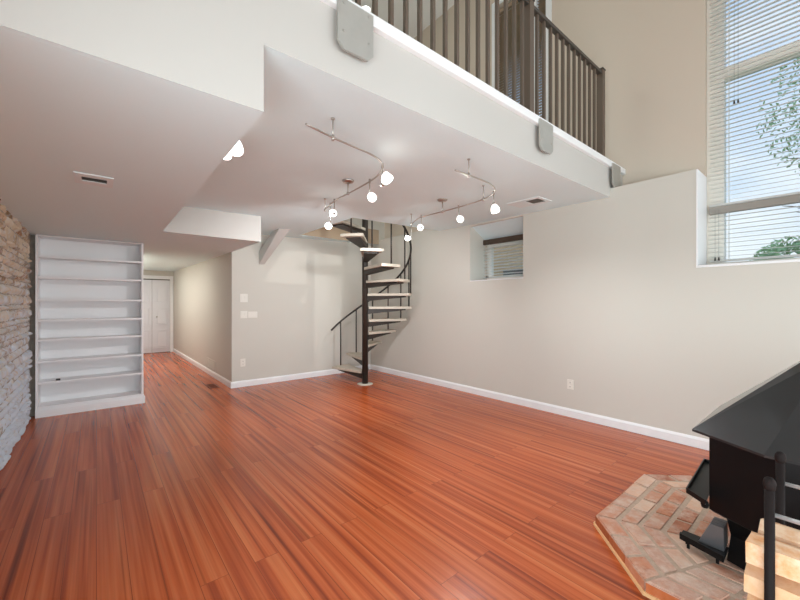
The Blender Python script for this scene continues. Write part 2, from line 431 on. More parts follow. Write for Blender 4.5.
# baseboards
def baseboard(name, x0, x1, y0, y1, along):
    b = nb()
    if along == 'y':                        # face looks to -x
        pr = [(x1, 0), (x0, 0), (x0, .075), (x0+.004, .083), (x1-.004, .098), (x1, .098)]
        a = [b.verts.new((x, y0, z)) for x, z in pr]; c = [b.verts.new((x, y1, z)) for x, z in pr]
    else:
        pr = [(y1, 0), (y0, 0), (y0, .075), (y0+.004, .083), (y1-.004, .098), (y1, .098)]
        a = [b.verts.new((x0, y, z)) for y, z in pr]; c = [b.verts.new((x1, y, z)) for y, z in pr]
    b.faces.new(a); b.faces.new(c[::-1])
    for i in range(6): b.faces.new((a[i], a[(i+1) % 6], c[(i+1) % 6], c[i]))
    struct(name, b, M['trim'])
baseboard('baseboard_right', XR-.016, XR-.0005, BACK, YB-.001, 'y')
baseboard('baseboard_back', XH-.016, XR-.017, YB-.016, YB-.0005, 'x')
baseboard('baseboard_hall', XH-.016, XH-.0005, YB, YD-.001, 'y')

# diagonal boxed brace between back wall and slab
b = nb()
def q4(y, z, x0, x1, dy, dz): return [(x0, y, z), (x1, y, z), (x1, y+dy, z+dz), (x0, y+dy, z+dz)]
lo = [(2.075, YB-.001, 1.99), (2.165, YB-.001, 2.0), (2.165, YB-.001, 2.20), (2.075, YB-.001, 2.20)]
hi = [(2.155, 5.50, zc(2.15, 5.5)-.001), (2.315, 5.46, zc(2.3, 5.46)-.001), (2.315, 5.76, zc(2.3, 5.76)-.001), (2.155, 5.80, zc(2.15, 5.8)-.001)]
hull8(b, lo, hi); struct('trim_3', b, M['cream'])

# ------------------------------------------------------------------ door at the hall end
b = nb()                                     # casing
y0, y1 = YD-.02, YD-.001
box(b, DX1, DX1+.075, y0, y1, 0, DZ+.09, bev=.003); box(b, DX0-.075, DX0, y0, y1, 0, DZ+.09, bev=.003); box(b, DX0, DX1, y0, y1, DZ, DZ+.09, bev=.003)
frame = struct('door_1', b, M['trim']); frame['kind'] = 'structure'
pw = (DX1-DX0)/2
for k in range(2):
    b = nb(); xa, xb = DX0+pw*k+.004, DX0+pw*(k+1)-.004
    box(b, xa, xb, YD+.02, YD+.05, .012, DZ-.025)
    for za, zb in ((.12, .62), (.74, 1.22), (1.34, DZ-.13)):      # raised panels with sunk margins
        m = .075
        for (u0, u1, w0, w1) in ((xa+m-.02, xa+m, za, zb), (xb-m, xb-m+.02, za, zb), (xa+m, xb-m, za-.0, za+.02), (xa+m, xb-m, zb-.02, zb)):
            box(b, u0, u1, YD-.004, YD+.0195, w0, w1)
        box(b, xa+m+.035, xb-m-.035, YD-.006, YD+.0195, za+.05, zb-.05, bev=.004)
    leaf = struct('door_panel', b, M['door'], frame)
    if k == 1:
        kb = nb(); mt = Matrix.Translation((xa+.04+.06, YD+.012, .98)) @ Matrix.Rotation(R(90), 4, 'X')
        lathe(kb, [(0, 0), (.009, 0), (.009, .018), (.02, .024), (.022, .034), (.015, .044), (0, .046)], n=14, mat=mt)
        obj('door_knob', kb, M['nickel'], leaf)
b = nb(); box(b, DX0, DX1, YD+.06, YD+.2, -.001, DZ); struct('wall_closet_back', b, M['slot'])

# ------------------------------------------------------------------ windows
def window(name, hole, meet, stile, xg):
    b = nb(); y0, y1, z0, z1 = hole
    d0, d1 = xg-.05, xg+.05
    box(b, d0, d1, y0+.001, y0+stile, z0+.001, z1-.001); box(b, d0, d1, y1-stile, y1-.001, z0+.001, z1-.001)
    box(b, d0, d1, y0+stile, y1-stile, z0+.001, z0+.07); box(b, d0, d1, y0+stile, y1-stile, z1-.09, z1-.001)
    for m in meet: box(b, d0-.01, d1, y0+stile, y1-stile, m-.05, m+.05)
    f = struct(name, b, M['winframe'])
    g = nb()
    zs = [z0+.07]+[v for m in meet for v in (m-.05, m+.05)]+[z1-.09]
    for a, c in zip(zs[::2], zs[1::2]): box(g, xg-.004, xg+.004, y0+stile, y1-stile, a, c)
    obj('pane', g, M['glass'], f); return f
window('window_1', W1, [3.60], .135, 4.80)
window('added_window', W_FILL, [3.60], .135, 4.80)  # added out of frame around a fill light
window('window_3', (NI[0], NI[1], 1.70, 2.31), [], .05, 4.80)
window('window_4', W2, [], .06, 4.82)
# sill board of the tall window, white edge in the wall face, and white reveal of the notch
b = nb(); box(b, XR-.004, XU+.05, W1[0]+.001, W1[1]-.013, W1[2]+.0005, W1[2]+.022)
box(b, XR-.003, XU-.002, W1[1]-.012, W1[1]-.0005, W1[2]+.001, LEDGE-.001)
struct('trim_4', b, M['trim'])
b = nb(); box(b, XR-.003, XU+.05, NI[0]+.001, NI[1]-.001, NI[2]+.0005, NI[2]+.012); struct('trim_5', b, M['trim'])
# casing strips
b = nb()
box(b, XU-.012, XU-.001, W2[1], W2[1]+.08, W2[2]-.08, W2[3]+.08); box(b, XU-.012, XU-.001, W2[0]-.08, W2[0], W2[2]-.08, W2[3]+.08)
box(b, XU-.012, XU-.001, W2[0], W2[1], W2[2]-.08, W2[2]); box(b, XU-.012, XU-.001, W2[0], W2[1], W2[3], W2[3]+.08)
struct('trim_6', b, M['trim'])

def slats(bm, x, wid, y0, y1, z0, z1, pitch, tilt, th=.003):
    n = int((z1-z0)/pitch); dx = wid/2*math.cos(tilt); dz = wid/2*math.sin(tilt)
    for k in range(n+1):
        z = z0+k*pitch
        if z > z1: break
        lo = [(x-dx, y0, z+dz), (x+dx, y0, z-dz), (x+dx, y1, z-dz), (x-dx, y1, z+dz)]
        hull8(bm, lo, [(p[0], p[1], p[2]+th) for p in lo])
def blind(label, x, wid, y0, y1, z0, z1, pitch, tilt, mats, head, cordz=None, ladders=2, valance=None, group=None, bottom=.02):
    t = thing('window_blind', label, 'blind', (x, (y0+y1)/2, z0), group)
    b = nb(); slats(b, x, wid, y0, y1, z0+.05, z1-head-.02, pitch, tilt)
    for k in range(ladders):                 # ladder tapes hold the slats
        yy = y0+(y1-y0)*(.13+.74*k/max(1, ladders-1))
        for xx in (x-wid/2-.001, x+wid/2): box(b, xx, xx+.001, yy-.002, yy+.002, z0+.01, z1-head)
    obj('slat_curtain', b, mats[0], t)
    b = nb(); box(b, x-wid/2-.004, x+wid/2, y0-.004, y1+.004, z1-head, z1, bev=.003)
    obj('headrail', b, mats[1], t)
    b = nb(); box(b, x-wid/2, x+wid/2, y0, y1, z0, z0+bottom, bev=.003); obj('bottom_rail', b, mats[2], t)
    if cordz is not None:
        for dy in (.0, .028):
            b = nb(); yy = y1-.02-dy if cordz[1] is None else cordz[1]-dy
            xx = x-wid/2-.012
            tube(b, [(xx, yy, z1-head/2), (xx, yy, cordz[0]+.03)], .001, 6)
            c = obj('pull_cord', b, M['cord'], t)
            tb = nb(); lathe(tb, [(0, .034), (.004, .033), (.009, .004), (.008, 0), (0, 0)], (xx, yy, cordz[0]), 10)
            obj('tassel', tb, M['slot'], c)
    return t
sl = (M['slat'], M['greyslat'], M['slat'])
blind('white horizontal blind over the lower pane of the tall window, under the grey rail', 4.722, .05, W1[0]+.04, .845, 1.755, 2.295, .043, -.06, sl, .068, (1.765, .80))
blind('long white horizontal blind covering the tall window above the grey rail', 4.722, .05, W1[0]+.04, .845, 2.30, 5.73, .043, -.18, (M['slat'], M['slat'], M['slat']), .05, (3.25, .66), bottom=.02)
blind('white blind with brown valance in the small recessed window', 4.655, .035, NI[0]+.02, NI[1]-.012, 1.692, 2.325, .045, .25, (M['slat'], M['valance'], M['slat']), .075, (1.74, 3.50))
bb = (M['brownslat'], M['brownslat'], M['brownslat'])
blind('brown wooden blind on the upstairs window behind the balcony balusters', 4.735, .05, 2.79, 3.345, 3.32, 5.80, .040, -.04, bb, .06)
blind('narrow brown wooden blind beside the post, on the upstairs window', 4.735, .05, 2.575, 2.70, 3.32, 5.80, .040, -.04, bb, .06)
b = nb(); box(b, 4.70, 4.765, 2.715, 2.775, W2[2]+.001, W2[3]-.001); struct('trim_7', b, M['trim'])

# ------------------------------------------------------------------ bookshelf
SX0, SX1, SY0, SY1 = -.552, .490, 6.032, 6.315
t = thing('bookshelf', 'tall white built-in bookshelf with eight empty shelves beside the stone wall', 'bookshelf', ((SX0+SX1)/2, SY0, 0))
topz = zl(SY1)-.002
for xa, xb in ((SX0, SX0+.022), (SX1-.022, SX1)):
    b = nb(); box(b, xa, xb, SY0, SY1, 0, zl(SY0)-.002, bev=.002); obj('side_panel', b, M['shelf'], t)
b = nb(); box(b, SX0+.022, SX1-.022, SY1-.012, SY1, .1, zl(SY0)-.004); obj('back_panel', b, M['shelf'], t)
b = nb(); box(b, SX0+.022, SX1-.022, SY0+.001, SY1-.012, zl(SY0)-.016, zl(SY0)-.003); obj('top_panel', b, M['shelf'], t)
for zz in (.125, .412, .660, .917, 1.152, 1.398, 1.666, 1.912):
    b = nb(); box(b, SX0+.0225, SX1-.0225, SY0+.004, SY1-.0125, zz-.024, zz, bev=.002); obj('shelf', b, M['shelf'], t)
b = nb()
pr = [(SX0, SY0-.016), (SX1+.016, SY0-.016), (SX1+.016, SY0+.20), (SX1+.001, SY0+.20), (SX1+.001, SY0-.001), (SX0, SY0-.001)]
prism(b, pr, 0, .085); prism(b, [(SX0, SY0-.008), (SX1+.008, SY0-.008), (SX1+.008, SY0+.2), (SX1+.001, SY0+.2), (SX1+.001, SY0-.001), (SX0, SY0-.001)], .085, .105)
obj('base_molding', b, M['trim'], t)
b = nb(); box(b, -.378, -.338, 6.05, 6.085, .4125, .4125+.02, bev=.003); box(b, -.352, -.34, 6.0495, 6.086, .416, .43)
tag(obj('cable_clip', b, M['blackthing']), 'small dark gadget lying on the lowest bookshelf board', 'gadget')

# ------------------------------------------------------------------ wall plates, vents
def plate(name, label, cat, face, c, z, w, h, kind):
    """face 'y': on the back wall; 'x': on the right wall"""
    n = (0, -1) if face == 'y' else (-1, 0)
    def bx(bm, a0, a1, z0, z1, d0, d1, bev=0):
        if face == 'y': box(bm, c+a0, c+a1, YB-d1, YB-d0, z+z0, z+z1, bev=bev)
        else: box(bm, XR-d1, XR-d0, c+a0, c+a1, z+z0, z+z1, bev=bev)
    loc = (c, YB-.001, z) if face == 'y' else (XR-.001, c, z)
    t = thing(name, label, cat, loc)
    b = nb(); bx(b, -w/2, w/2, -h/2, h/2, .001, .007, .002); obj('cover_plate', b, M['plate'], t)
    if kind == 'outlet':
        for zz in (-.024, .024):
            b = nb(); bx(b, -.017, .017, zz-.015, zz+.015, .0072, .0095, .002); o = obj('socket', b, M['plate'], t)
            s = nb(); bx(s, -.008, -.005, zz-.004, zz+.006, .0096, .0102); bx(s, .005, .008, zz-.004, zz+.006, .0096, .0102); bx(s, -.002, .002, zz-.011, zz-.007, .0096, .0102)
            obj('slot', s, M['slot'], o)
    if kind == 'blank':
        b = nb(); bx(b, -w/2+.012, w/2-.012, -h/2+.012, h/2-.012, .0072, .009, .001); obj('cover_insert', b, M['plate'], t)
    if isinstance(kind, int):
        for k in range(kind):
            cx = (k-(kind-1)/2)*.046
            b = nb(); bx(b, cx-.0165, cx+.0165, -.033, .033, .0072, .0085, .001); o = obj('rocker', b, M['plate'], t)
            s = nb(); bx(s, cx-.014, cx+.014, .002, .03, .0086, .0115, .001); obj('paddle', s, M['plate'], o)
plate('light_switch', 'upper double light switch on the back wall beside the hall corner', 'switch', 'y', 1.836, 1.43, .118, .135, 2)
plate('light_switch', 'lower light switch on the back wall, left one of two touching plates', 'switch', 'y', 1.835, 1.162, .108, .115, 2)
plate('wall_plate', 'blank wide plate touching the lower light switch on the back wall', 'plate', 'y', 1.974, 1.158, .150, .102, 'blank')
plate('power_outlet', 'white outlet low on the back wall under the light switches', 'outlet', 'y', 1.82, .388, .078, .125, 'outlet')
plate('power_outlet', 'white outlet low on the long right wall near the stove', 'outlet', 'x', 2.06, .385, .074, .115, 'outlet')

# ceiling vents
t = thing('ceiling_vent', 'white slotted vent in the low ceiling near the bookshelf', 'vent', (-.012, 3.18, zl(3.18)))
def vent_on(zf, x0, x1, y0, y1, sx0, sx1, sy0, sy1, n, mfl, msl):
    b = nb()
    for (a, c, d, e) in ((x0, x1, y0, sy0), (x0, x1, sy1, y1), (x0, sx0, sy0, sy1), (sx1, x1, sy0, sy1)):
        hull8(b, [(a, d, zf(a, d)-.008), (c, d, zf(c, d)-.008), (c, e, zf(c, e)-.008), (a, e, zf(a, e)-.008)],
              [(a, d, zf(a, d)-.001), (c, d, zf(c, d)-.001), (c, e, zf(c, e)-.001), (a, e, zf(a, e)-.001)])
    obj('flange', b, mfl, t)
    b = nb(); q = [(sx0, sy0), (sx1, sy0), (sx1, sy1), (sx0, sy1)]
    hull8(b, [(x, y, zf(x, y)-.003) for x, y in q], [(x, y, zf(x, y)-.001) for x, y in q]); obj('duct_opening', b, msl, t)
    b = nb()
    for k in range(1, n):
        y = sy0+(sy1-sy0)*k/n
        z = zf(sx0, y)
        hull8(b, [(sx0, y-.006, z-.0075), (sx1, y-.006, z-.0075), (sx1, y+.002, z-.0034), (sx0, y+.002, z-.0034)],
              [(sx0, y-.006, z-.0062), (sx1, y-.006, z-.0062), (sx1, y+.002, z-.0031), (sx0, y+.002, z-.0031)])
    obj('louver', b, M['ventgrey'], t)
vent_on(lambda x, y: zl(y), -.112, .088, 3.06, 3.30, -.075, .055, 3.125, 3.215, 5, M['vent'], M['slot'])
t = thing('ceiling_vent', 'small grey vent in the high ceiling near the right wall', 'vent', (3.83, 2.29, zc(3.83, 2.29)))
vent_on(zc, 3.69, 3.97, 2.10, 2.50, 3.74, 3.92, 2.14, 2.30, 8, M['vent'], M['ventgrey'])
t = thing('wall_vent', 'beige return grille low on the hall wall above the baseboard', 'vent', (XH-.001, 7.5, .12))
b = nb()
for (a, c, d, e) in ((7.2, 7.8, .115, .14), (7.2, 7.8, .275, .30), (7.2, 7.225, .14, .275), (7.775, 7.8, .14, .275)): box(b, XH-.009, XH-.001, a, c, d, e)
obj('flange', b, M['wall'], t)
b = nb(); box(b, XH-.003, XH-.001, 7.225, 7.775, .14, .275); obj('duct_opening', b, M['ventgrey'], t)
b = nb()
for k in range(9):
    z = .145+k*.0145
    hull8(b, [(XH-.009, 7.225, z), (XH-.009, 7.775, z), (XH-.004, 7.775, z+.006), (XH-.004, 7.225, z+.006)], [(XH-.009, 7.225, z+.006), (XH-.009, 7.775, z+.006), (XH-.004, 7.775, z+.0115), (XH-.004, 7.225, z+.0115)])
obj('louver', b, M['wall'], t)
t = thing('floor_register', 'brown metal register set in the floor by the hall wall', 'vent', (1.45, 6.52, 0))
b = nb()
for (a, c, d, e) in ((1.38, 1.52, 6.35, 6.37), (1.38, 1.52, 6.67, 6.69), (1.38, 1.40, 6.37, 6.67), (1.50, 1.52, 6.37, 6.67)): box(b, a, c, d, e, .0005, .006)
obj('flange', b, M['register'], t)
b = nb(); box(b, 1.40, 1.50, 6.37, 6.67, .0005, .0015); obj('duct_opening', b, M['slot'], t)
b = nb()
for k in range(12): box(b, 1.40, 1.50, 6.385+k*.024, 6.395+k*.024, .0018, .005)
obj('louver', b, M['register'], t)

# ------------------------------------------------------------------ balcony railing
RY = 1.742
t = thing('balcony_railing', 'taupe metal railing with thin balusters along the balcony edge', 'railing', (2.9, RY, UP+.089))
zr = 3.955
b = nb(); box(b, -.5, 4.40, RY-.024, RY+.024, zr-.035, zr, bev=.004); obj('top_rail', b, M['railtop'], t)
posts = [1.015, 2.895, 4.387]
for x in posts:
    b = nb(); w = .034; box(b, x-w, x+w, RY-w, RY+w, UP+.0895, zr+.012, bev=.003)
    p = obj('post', b, M['rail'], t)
    b = nb(); box(b, x-.04, x+.04, RY-.04, RY+.04, zr+.012, zr+.03, bev=.006); obj('post_cap', b, M['railtop'], p)
    b = nb()
    pr = [(-.106, 2.862), (-.106, 2.645), (-.072, 2.612), (.072, 2.612), (.106, 2.645), (.106, 2.862)]
    a = [b.verts.new((x+.003+u, YF-.048, v)) for u, v in pr]; c = [b.verts.new((x+.003+u, YF-.0355, v)) for u, v in pr]
    b.faces.new(a); b.faces.new(c[::-1])
    for i in range(6): b.faces.new((a[i], a[(i+1) % 6], c[(i+1) % 6], c[i]))
    mp = obj('mounting_plate', b, M['steel'], t)
    for (u, v) in ((-.075, 2.70), (.075, 2.70), (-.075, 2.84), (.075, 2.84)):
        s = nb(); lathe(s, [(0, 0), (.006, 0), (.005, .003), (0, .004)], n=8, mat=Matrix.Translation((x+.003+u, YF-.048, v)) @ Matrix.Rotation(R(90), 4, 'X'))
        obj('bolt', s, M['nickel'], mp)
x = 1.253-.1185*11
k = 0
while x < 4.36:
    if all(abs(x-p) > .055 for p in posts):
        b = nb(); box(b, x-.0125, x+.0125, RY-.0125, RY+.0125, UP+.0895, zr-.0345); obj('baluster', b, M['rail'], t)
    x += .1185

# recessed light upstairs
RL = (3.593, 5.261, TOP-.001)
b = nb(); lathe(b, [(.075, 0), (.09, -.004), (.092, 0)], RL, 24)
t = thing('recessed_light', 'round lit downlight in the upstairs ceiling, seen between balusters', 'light', RL)
obj('trim_ring', b, M['trim'], t)
b = nb(); lathe(b, [(0, -.002), (.075, -.002), (.075, 0), (0, 0)], RL, 24); obj('lens', b, M['bulb'], t)

# ------------------------------------------------------------------ spiral staircase
SC = Vector((3.449, 5.077, 0)); RISE = UP/13; YAW = 39.63
def sd(tdeg, r, z): a = R(tdeg-YAW); return (SC.x+r*math.cos(a), SC.y+r*math.sin(a), z)
t = thing('spiral_staircase', 'dark metal spiral staircase with pale treads in the far corner', 'staircase', (SC.x, SC.y, 0))
b = nb(); lathe(b, [(0, .012), (.05, .012), (.05, UP+1.0), (.03, UP+1.02), (0, UP+1.02)], (SC.x, SC.y, 0), 20); obj('center_pole', b, M['bronze'], t)
b = nb(); lathe(b, [(0, 0.001), (.13, 0.001), (.13, .008), (.06, .013), (0, .013)], (SC.x, SC.y, 0), 24); obj('base_plate', b, M['tread'], t)
RT = .775
def bal(k): return 131-23.1*(k-1)
for k in range(1, 13):
    c = bal(k); a0, a1 = c-12.8, c+13.6; z = RISE*k
    b = nb()
    w0, w1 = .055, .055
    inner = [sd(a0-32, .075, 0)[:2], sd(a1+32, .075, 0)[:2]]
    arc = [sd(a1+(a0-a1)*i/6, RT, 0)[:2] for i in range(7)]
    prism(b, inner+arc, z-.042, z)
    bmesh.ops.bevel(b, geom=[e for e in b.edges], offset=.004, segments=1, affect='EDGES')
    tr = obj('tread', b, M['tread'], t)
    # dark pan under the tread: tapers from the pole to the outer edge
    b = nb()
    pin = [sd(a0-34, .058, 0)[:2], sd(a1+34, .058, 0)[:2]]; pout = [sd(a1-4.0, RT-.09, 0)[:2], sd(a0+4.0, RT-.09, 0)[:2]]
    lo = [(*pin[0], z-.125), (*pin[1], z-.125), (*pout[0], z-.062), (*pout[1], z-.062)]
    hull8(b, lo, [(p[0], p[1], z-.0425) for p in lo])
    obj('tread_bracket', b, M['bronze'], tr)
def zrail(td): return RISE*(1+(131-td)/23.1)+.80
for k in range(1, 12):
    c = bal(k); b = nb(); z = RISE*k
    top = zrail(c)-.012
    tube(b, [sd(c, RT-.012, z+.0005), sd(c, RT-.012, top)], .0115, 8); obj('baluster', b, M['bronze'], t)
b = nb(); tube(b, [sd(a, RT-.012, zrail(a)) for a in [147-4*i for i in range(76)]], .017, 8); obj('handrail', b, M['bronze'], t)
b = nb()
pl = [(2.661, 4.219), (3.3, 4.219), (SC.x-.058, SC.y-.03), (SC.x-.058, SC.y+.03), (2.661, SC.y+.05)]
prism(b, pl, UP-.045, UP); obj('landing', b, M['tread'], t)

# ------------------------------------------------------------------ track lights
LAMPS = []
def head(t, px, py, pz, drop, aim=(0, 0, -1), scale=1.0):
    """stem hangs from the rail; the opal shade points along aim"""
    b = nb(); tip = Vector((px, py, pz-drop))
    tube(b, [(px, py, pz+.022), (px, py, pz-.012)], .011*scale, 10)
    tube(b, [(px, py, pz-.012), tip], .0042, 8)
    a = Vector(aim).normalized()
    rot = Vector((0, 0, -1)).rotation_difference(a).to_matrix().to_4x4()
    mt = Matrix.Translation(tip) @ rot @ Matrix.Scale(scale, 4)
    lathe(b, [(0, .016), (.011, .014), (.0165, 0), (.0185, -.016), (.0, -.016)], n=14, mat=mt)
    s = obj('lamp_head', b, M['nickel'], t)
    b = nb()
    lathe(b, [(.0185, -.012), (.030, -.022), (.042, -.046), (.047, -.072), (.044, -.094), (.034, -.104), (.030, -.098), (.039, -.090), (.041, -.072), (.036, -.048), (.025, -.026), (.017, -.016)], n=20, mat=mt)
    obj('glass_shade', b, M['opal'], s)
    LAMPS.append((tip+a*.135*scale, a))
def track(label, pts, standoffs, canopy, heads, name='track_light'):
    zr_ = 2.367
    t = thing(name, label, 'light', (canopy[0], canopy[1], zc(*canopy)-.001))
    if len(pts) > 1:
        b = nb(); tube(b, smooth_path([(x, y, zr_) for x, y in pts]), .0065, 8); obj('rail', b, M['nickel'], t)
    for (x, y) in standoffs:
        b = nb(); z1 = zc(x, y)-.0015
        tube(b, [(x, y, zr_-.018), (x, y, zr_+.016)], .009, 8); tube(b, [(x, y, zr_), (x, y, z1)], .0042, 8)
        lathe(b, [(0, -.008), (.012, -.008), (.014, 0), (0, 0)], (x, y, z1), 12); obj('standoff', b, M['nickel'], t)
    x, y = canopy; z1 = zc(x, y)-.0015
    b = nb(); lathe(b, [(0, -.026), (.02, -.026), (.045, -.02), (.056, -.008), (.056, 0), (0, 0)], (x, y, z1), 24)
    c = obj('canopy', b, M['nickel'], t)
    b = nb(); tube(b, [(x, y, z1-.02), (x, y, zr_-.012)], .006, 8); lathe(b, [(0, -.014), (.012, -.012), (.012, .014), (0, .016)], (x, y, zr_), 12); obj('feed_stem', b, M['nickel'], c)
    for h_ in heads: head(t, h_[0], h_[1], zr_, *h_[2:])
    return t
track('bent track light with lit glass shades nearest the dropped ceiling',
      [(.917, 1.944), (1.13, 2.0), (1.30, 2.03), (1.434, 2.055), (1.575, 2.12), (1.68, 2.25), (1.755, 2.476), (1.80, 2.904), (1.83, 3.24), (1.92, 3.613)],
      [(1.12, 2.0), (1.92, 3.60)], (1.80, 2.93),
      [(1.640, 2.185, .135, (.25, -.35, .55), .88), (1.765, 2.53, .105, (-.1, -.75, -.65), .78), (1.83, 3.24, .125, (.25, .8, .3), .8), (1.868, 3.39, .225, (.1, .85, .25), .76)])
track('S-shaped track light with lit glass shades nearest the right wall',
      [(2.111, 1.89), (2.273, 1.895), (2.45, 1.902), (2.59, 1.922), (2.73, 1.975), (2.85, 2.08), (2.928, 2.274), (2.958, 2.538), (2.964, 2.832), (2.957, 3.05), (2.99, 3.28), (3.158, 3.588)],
      [(2.28, 1.896), (2.915, 2.24), (3.15, 3.572)], (2.964, 2.84),
      [(2.84, 2.065, .095, (.25, -.1, -.95), .84), (2.958, 2.60, .105, (-.3, -.75, -.6), .74), (2.952, 3.17, .125, (.45, .75, .15), .78), (3.125, 3.55, .19, (-.55, .75, .22), .74)])
track('pair of lit glass spotlights half hidden behind the edge of the dropped ceiling',
      [(.64, 2.15), (.64, 2.35), (.64, 2.55)], [(.64, 2.17)], (.64, 2.35),
      [(.635, 2.30, .035, (0, 0, -1), .95), (.612, 2.42, .05, (0, 0, -1), .75)])
for p, a in LAMPS:
    if a.z > .5 or p.x < 1: continue           # the upturned one and the half hidden pair glow by their shades alone
    l = bpy.data.lights.new('lamp_glow', 'SPOT'); l.energy = 32; l.shadow_soft_size = .025; l.color = (.97, .98, 1)
    l.spot_size = R(140); l.spot_blend = .8
    o = bpy.data.objects.new('lamp_glow', l); C.objects.link(o); o.location = p
    o.rotation_euler = Vector((0, 0, -1)).rotation_difference(Vector((a.x, a.y, min(a.z, -.75)))).to_euler(); o['kind'] = 'helper'

# ------------------------------------------------------------------ brick hearth
t = thing('brick_hearth', 'low octagonal brick hearth with pine edging under the black stove', 'hearth', (2.756, .02, 0))
HX0, HX1, HY0, HY1 = 1.956, 3.556, -.93, .955
cc = .37
octo = [(HX0+cc*1.02, HY1), (HX1-cc*1.02, HY1), (HX1, HY1-cc), (HX1, HY0+cc), (HX1-cc, HY0), (HX0+cc, HY0), (HX0, HY0+cc), (HX0, HY1-cc)]
def inset(poly, d):
    n = len(poly); out = []
    cen = Vector((sum(p[0] for p in poly)/n, sum(p[1] for p in poly)/n))
    lines = []
    for i in range(n):
        p, q = Vector(poly[i]), Vector(poly[(i+1) % n]); e = (q-p).normalized(); nn = Vector((-e.y, e.x))
        if nn.dot(cen-p) < 0: nn = -nn
        lines.append((p+nn*d, e))
    for i in range(n):
        (p, e), (q, g) = lines[i-1], lines[i]
        den = e.x*g.y-e.y*g.x; s = ((q-p).x*g.y-(q-p).y*g.x)/den
        out.append(tuple(p+e*s))
    return out
HT = .066
b = nb(); prism(b, inset(octo, .012), .0005, HT-.006); obj('mortar_bed', b, M['mortar'], t)
b = nb(); rb = random.Random(11)
def brick(quad, z0, z1):
    j = rb.uniform(-.0035, .002)
    v = hull8(b, [(x, y, z0) for x, y in quad], [(x, y, z1+j+rb.uniform(-.002, .002)) for x, y in quad])
    es = {e for q in v for e in q.link_edges if abs(e.verts[0].co.z-e.verts[1].co.z) < .02 and max(e.verts[0].co.z, e.verts[1].co.z) > z1-.02}
    bmesh.ops.bevel(b, geom=list(es), offset=.008, segments=2, affect='EDGES')
d = .012
for ring in range(7):
    w = .102 if ring else .100
    po = inset(octo, d) if ring else octo
    pi = inset(octo, d+w-.014)
    for i in range(8):
        A, B_, D_, E_ = Vector(po[i]), Vector(po[(i+1) % 8]), Vector(pi[(i+1) % 8]), Vector(pi[i])
        L_ = (B_-A).length
        if (D_-E_).dot(B_-A) <= .02: continue
        n = max(1, round(L_/.205)); off = rb.uniform(-.12, .12)/n
        cuts = [0]+[min(.93, max(.07, (k+off*n*.5)/n)) for k in range(1, n)]+[1]
        for s, e in zip(cuts, cuts[1:]):
            g0 = .0045/L_ if s > 0 else .003/L_; g1 = .0045/L_ if e < 1 else .003/L_
            q = [A.lerp(B_, s+g0), A.lerp(B_, e-g1), E_.lerp(D_, e-g1), E_.lerp(D_, s+g0)]
            brick([(p.x, p.y) for p in q], .014 if ring else .016, HT)
    d += w
obj('brick_paving', b, M['brick'], t)
b = nb()
outer = inset(octo, -.012)
for i in range(8):
    q = [octo[i], octo[(i+1) % 8], outer[(i+1) % 8], outer[i]]
    hull8(b, [(x, y, .0005) for x, y in q], [(x, y, .0165) for x, y in q])
obj('edge_strip', b, M['pine'], t)
# orange end faces of the edge bricks
b = nb()
for i in range(8):
    A, B_ = Vector(octo[i]), Vector(octo[(i+1) % 8]); O, P_ = Vector(inset(octo, -.004)[i]), Vector(inset(octo, -.004)[(i+1) % 8])
    n = max(1, round((B_-A).length/.205))
    for k in range(n):
        s, e = k/n+.006, (k+1)/n-.006
        q = [A.lerp(B_, s), A.lerp(B_, e), O.lerp(P_, e), O.lerp(P_, s)]
        hull8(b, [(p.x, p.y, .017) for p in q], [(p.x, p.y, HT-.008) for p in q])
obj('brick_edge', b, M['brickface'], t)

# ------------------------------------------------------------------ stove
cx, cy = 1.95*H, 0.0
t = thing('wood_stove', 'black octagonal wood stove with a sloped hood on the brick hearth', 'stove', (cx, cy, HT))
def oct_(a, b_, c, d_): # (x half, y at x side), (x at y side, y half)
    return [(cx+c, cy+d_), (cx-c, cy+d_), (cx-a, cy+b_), (cx-a, cy-b_), (cx-c, cy-d_), (cx+c, cy-d_), (cx+a, cy-b_), (cx+a, cy+b_)]
def frust(bm, p0, z0, p1, z1, cap0=True, cap1=True):
    n = len(p0); a = [bm.verts.new((*p, z0)) for p in p0]; c = [bm.verts.new((*p, z1)) for p in p1]
    for i in range(n): bm.faces.new((a[i], a[(i+1) % n], c[(i+1) % n], c[i]))
    if cap0: bm.faces.new(a[::-1])
    if cap1: bm.faces.new(c)
bo = oct_(.315*H, .13*H, .23*H, .31*H)
b = nb(); frust(b, oct_(.305*H, .125*H, .222*H, .30*H), .325, bo, .338, True, False); frust(b, bo, .338, bo, .705, False, True); bmesh.ops.remove_doubles(b, verts=b.verts, dist=1e-4)
obj('body', b, M['black'], t)
pl = oct_(.205*H, .13*H, .155*H, .262*H)
b = nb(); frust(b, oct_(.215*H, .137*H, .162*H, .272*H), HT+.006, pl, .2, True, False); frust(b, pl, .2, oct_(.27*H, .13*H, .2*H, .27*H), .3248, False, True); bmesh.ops.remove_doubles(b, verts=b.verts, dist=1e-4)
obj('plinth', b, M['black'], t)
b = nb()
ev = oct_(.36*H, .155*H, .240*H, .358*H)
tp = oct_(.06*H, .025*H, .025*H, .06*H)
frust(b, ev, .7055, ev, .7165, True, False); frust(b, ev, .7165, tp, 1.115, False, True); bmesh.ops.remove_doubles(b, verts=b.verts, dist=1e-4)
obj('hood', b, M['hood'], t)
b = nb(); lathe(b, [(.085, 1.10), (.085, 1.14), (.078, 1.145), (.078, TOP-.01), (0, TOP-.01)], (cx, cy, 0), 24); obj('flue_pipe', b, M['black'], t)
